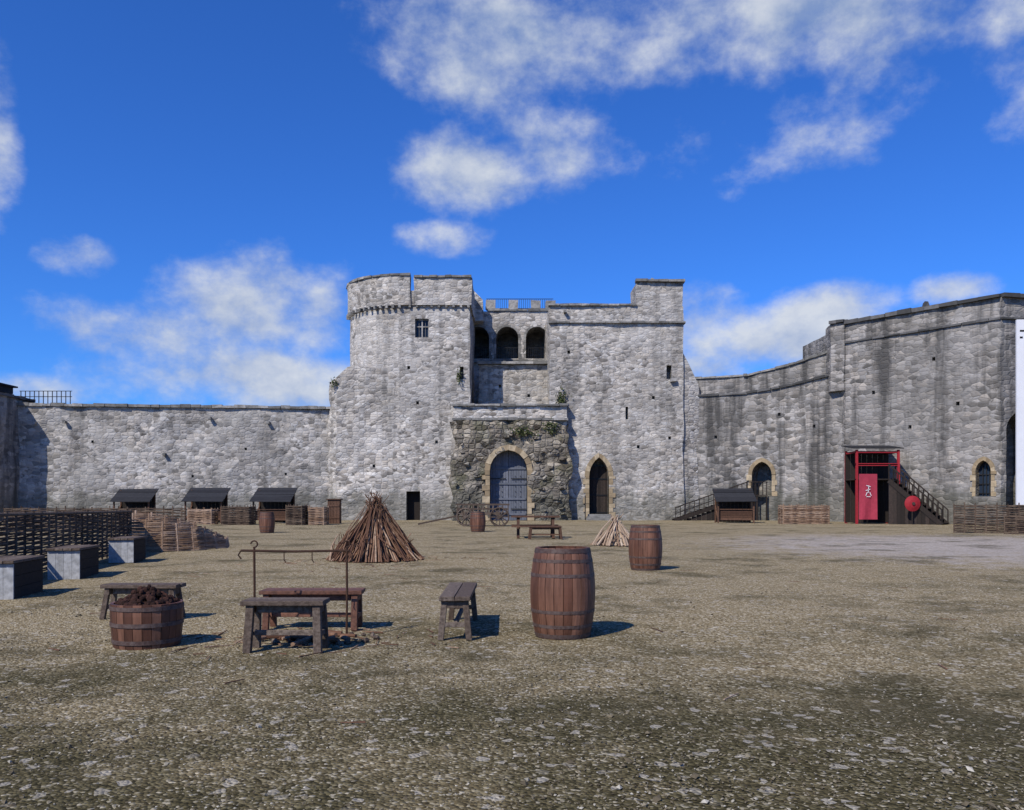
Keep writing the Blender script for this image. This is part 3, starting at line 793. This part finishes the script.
st=empty('timber_staircase',(12.6,66.3,0)); mb=MB()
N_=13; L=5.6; Hh=2.0
for i in range(N_):
    mb.box((i*L/N_+.2,0,(i+1)*Hh/N_-.03),(.42,1.1,.05),mat=0)
for y in(-.58,.5):
    mb.beam((0,y,.0),(L,y,Hh-.1),.06,.26,0)
mb.beam((0,-.6,1.0),(L,-.6,Hh+1.0),.06,.08,0)
mb.beam((0,-.6,.55),(L,-.6,Hh+.5),.04,.06,0)
for i in range(16): mb.box((i*L/15*.98+.05,-.6,i*Hh/15+.5),(.05,.05,1.05),mat=0)
mb.box((L+.75,0,Hh-.03),(1.6,1.2,.07)); 
mb.box((L+.75,-.6,Hh+1.0),(1.6,.06,.08)); 
for x in(0,.3,.6,.9,1.2,1.5): mb.box((L+x,-.55,Hh+.5),(.06,.06,1.0))
for x in(0,.75,1.5): mb.box((L+x,-.52,Hh/2-.05),(.1,.1,Hh-.1))
for k in range(14): 
    xx=L*.2+k*.38
    mb.box((xx,-.45,min(xx/L,1)*Hh/2-.1),(.36,.04,min(xx/L,1)*Hh-.2),mat=0)
mb.build('stairs',['darkwood'],st,)

rp=empty('red_entrance_porch',(24.2,57,0)); mb=MB()
fl=2.95
for x in(-1.45,1.3):
    for y in(-.9,.9): mb.box((x,y,2.45),(.14,.14,4.9))
for z in (4.75,3.95,fl+.95): mb.box((-.07,-.9,z),(2.9,.09,.12))
mb.box((-.07,.9,4.75),(2.9,.09,.12))
mb.box((-1.45,0,4.75),(.1,1.8,.12)); mb.box((1.3,0,4.75),(.1,1.8,.12))
for i in range(8): mb.box((-1.35+i*.37,.84,2.45),(.35,.04,4.8),mat=1)
for i in range(6): mb.box((-.07,-.8+i*.31,fl),(2.9,.3,.08),mat=1)
for i in range(5): mb.box((-.07,-.9+i*.45,5.02+.06*i),(3.3,.46,.06),(.13,0,0),mat=2)
mb.build('porch_frame',['red','darkwood','felt'],rp)
mb=MB()
n=10
for i in range(n+1):
    for j in range(7):
        x=-1.35+j*.2; z=3.3-i*.3; mb.v.append((x,-1.02+.05*math.sin(j*1.4+i*.3)*(i/n),z))
for i in range(n):
    for j in range(6): mb.f.append((i*7+j+7,i*7+j+8,i*7+j+1,i*7+j)); mb.m.append(0)
for (x,z,w,h,r) in ((-.75,2.5,.3,.04,.3),(-.78,2.25,.32,.04,-.3),(-.75,2.3,.04,.5,.1),(-.75,1.8,.28,.04,0),(-.88,1.98,.04,.25,.4),(-.62,1.98,.04,.25,-.4)):
    mb.box((x,-1.09,z),(w,.01,h),(0,r,0),mat=1)
mb.build('cloth_banner',['redcloth','white'],rp)
mb=MB(); a=Vector((.8,-1.1,fl)); bb=Vector((3.1,-3.4,0)); d=bb-a; nn=Vector((-d.y,d.x,0)).normalized()*.55
for i in range(13):
    p=a+d*(i+.5)/13; mb.box(p,(.34,1.1,.05),(0,0,math.atan2(d.y,d.x)),mat=0)
for sg in(-1,1):
    mb.beam(a+nn*sg+Vector((0,0,-.1)),bb+nn*sg+Vector((0,0,-.0)),.06,.3,0)
    mb.beam(a+nn*sg+Vector((0,0,.95)),bb+nn*sg+Vector((0,0,.95)),.06,.08,0)
    for i in range(12): 
        p=a+d*i/11+nn*sg; mb.box(p+Vector((0,0,.45)),(.06,.06,1.0),mat=0)
for sg in (-1,1):
  for i in range(12):
    p=a+d*(i+.5)/13+nn*sg*.9; mb.box((p.x,p.y,p.z/2-.05),(.28,.05,p.z-.1),(0,0,math.atan2(d.y,d.x)),mat=0)
mb.build('porch_stairs',['darkwood'],rp)
sh=MB(); n=28
cc=Vector((1.25,-3.0,1.35))
vs=[cc+Vector((0,-.12,0))]
for k,(q,dy) in enumerate(((.25,-.09),(.44,-.02),(.5,0),(.5,.03))):
    vs+=[cc+Vector((q*math.cos(2*math.pi*i/n),dy,q*math.sin(2*math.pi*i/n))) for i in range(n)]
fs=[(0,1+i,1+(i+1)%n) for i in range(n)]
for k in range(3): fs+=[(1+k*n+i,1+(k+1)*n+i,1+(k+1)*n+(i+1)%n,1+k*n+(i+1)%n) for i in range(n)]
fs.append(tuple(1+3*n+i for i in range(n)))
sh.add(vs,fs); sh.tube([cc+Vector((0,.05,-1.35)),cc+Vector((0,.05,0))],.04,6,1); sh.tube([cc+Vector((0,-.1,0)),cc+Vector((0,-.17,0))],.1,10,2)
sh.build('round_shield',['red','darkwood','hoop'],rp)

ws=empty('information_board',(28.2,45,0)); mb=MB()
mb.box((0,0,6.2),(3.0,.12,9.8),mat=0)
for x in(-1.35,1.35): mb.box((x,.15,5.5),(.12,.14,11),mat=1)
for r in range(2):
    x=-1.35
    while x<1.2:
        w=U(.1,.4); mb.box((x+w/2,-.063,10.5-r*.35),(w,.006,.1),mat=1); x+=w+.1
mb.build('board',['white','black'],ws)

# ================================================================= SKY / LIGHT
sd=Vector((.56,.76,-.90)).normalized()
el=math.asin(-sd.z); az=math.atan2(-sd.x,-sd.y)
w=bpy.data.worlds.new('World'); scene.world=w; w.use_nodes=True; nt=w.node_tree
for n in list(nt.nodes): nt.nodes.remove(n)
out=nt.nodes.new('ShaderNodeOutputWorld')
sky=nd(nt,'ShaderNodeTexSky',sky_type='NISHITA'); sky.sun_disc=False; sky.sun_elevation=el; sky.sun_rotation=az%(2*math.pi)
sky.ozone_density=3.0; sky.dust_density=.3; sky.air_density=1.0; sky.altitude=200
skc=mix(nt,1.0,sky.outputs[0],(.30,.76,1.62),'MULTIPLY')
bg=nd(nt,'ShaderNodeBackground',{'Color':skc,'Strength':.10})
dirv=nd(nt,'ShaderNodeTexCoord').outputs['Generated']
sp_=nd(nt,'ShaderNodeSeparateXYZ',{0:dirv})
azn=math_(nt,'ARCTAN2',sp_.outputs[0],sp_.outputs[1]); eln=math_(nt,'ARCSINE',sp_.outputs[2])
blobs=[(540,45,200,80,1),(760,15,250,85,.95),(960,25,190,85,.85),(460,172,85,48,1),(560,140,95,60,.6),(850,110,200,50,.25),
 (250,300,120,66,1),(150,335,120,52,1),(210,375,200,46,1),(312,310,60,62,.9),
 (780,335,125,45,1),(840,305,75,34,1),(715,312,55,40,.9),(955,288,60,22,.9),(30,388,90,22,.9),(78,258,45,25,.7),(-5,130,32,90,.8),(445,236,40,18,.4),(700,370,120,30,.6)]
cur=None
for (x,y,rx,ry,wt) in blobs:
    a0=math.atan((x-512)/850); e0=math.atan((502-y)/850*math.cos(a0))
    ra=rx/850*math.cos(a0)**2; re=ry/850*math.cos(a0)*math.cos(e0)**2
    dx=math_(nt,'DIVIDE',math_(nt,'SUBTRACT',azn,a0),ra); dy=math_(nt,'DIVIDE',math_(nt,'SUBTRACT',eln,e0),re)
    q=math_(nt,'MULTIPLY',math_(nt,'SUBTRACT',1.0,math_(nt,'ADD',math_(nt,'MULTIPLY',dx,dx),math_(nt,'MULTIPLY',dy,dy))),wt)
    cur=q if cur is None else nd(nt,'ShaderNodeMath',{0:cur,1:q,2:.25},operation='SMOOTH_MAX').outputs[0]
cv=mapped(nt,dirv,(1,1,1.35))
n1=noise_(nt,cv,6.5,8,.60)
cv2=nd(nt,'ShaderNodeVectorMath',{0:cv,1:(-.015,0,.035)},operation='ADD').outputs[0]
n2=noise_(nt,cv2,6.5,6,.58)
base=nd(nt,'ShaderNodeClamp',{0:cur,1:-1.0,2:1.0}).outputs[0]
den=math_(nt,'ADD',math_(nt,'MULTIPLY',base,.85),math_(nt,'MULTIPLY',math_(nt,'SUBTRACT',n1,.5),3.4))
dens=nd(nt,'ShaderNodeMapRange',{0:den,1:-.05,2:1.0,3:0.0,4:.95},interpolation_type='SMOOTHSTEP').outputs[0]
shade=math_(nt,'ADD',math_(nt,'MULTIPLY',math_(nt,'SUBTRACT',n1,n2),3.2),.55,True)
ccol=mix(nt,shade,(.30,.42,.70),(.82,.87,.95))
bgc=nd(nt,'ShaderNodeBackground',{'Color':ccol,'Strength':.82})
ms=nt.nodes.new('ShaderNodeMixShader')
nt.links.new(dens,ms.inputs[0]); nt.links.new(bg.outputs[0],ms.inputs[1]); nt.links.new(bgc.outputs[0],ms.inputs[2])
nt.links.new(ms.outputs[0],out.inputs[0])
sl_=bpy.data.lights.new('sun','SUN'); sl_.energy=4.9; sl_.angle=math.radians(.53); sl_.color=(1,.94,.85)
so=bpy.data.objects.new('sun',sl_); so.rotation_euler=sd.to_track_quat('-Z','Y').to_euler(); so.location=(-20,-30,40); scene.collection.objects.link(so)

cam=bpy.data.cameras.new('camera'); co=bpy.data.objects.new('camera',cam); scene.collection.objects.link(co)
co.location=(0,0,1.45); co.rotation_euler=(math.pi/2,0,0)
cam.sensor_width=36; cam.lens=36*850/1024; cam.shift_y=97/1024; cam.clip_end=8000; cam.clip_start=.1
scene.camera=co
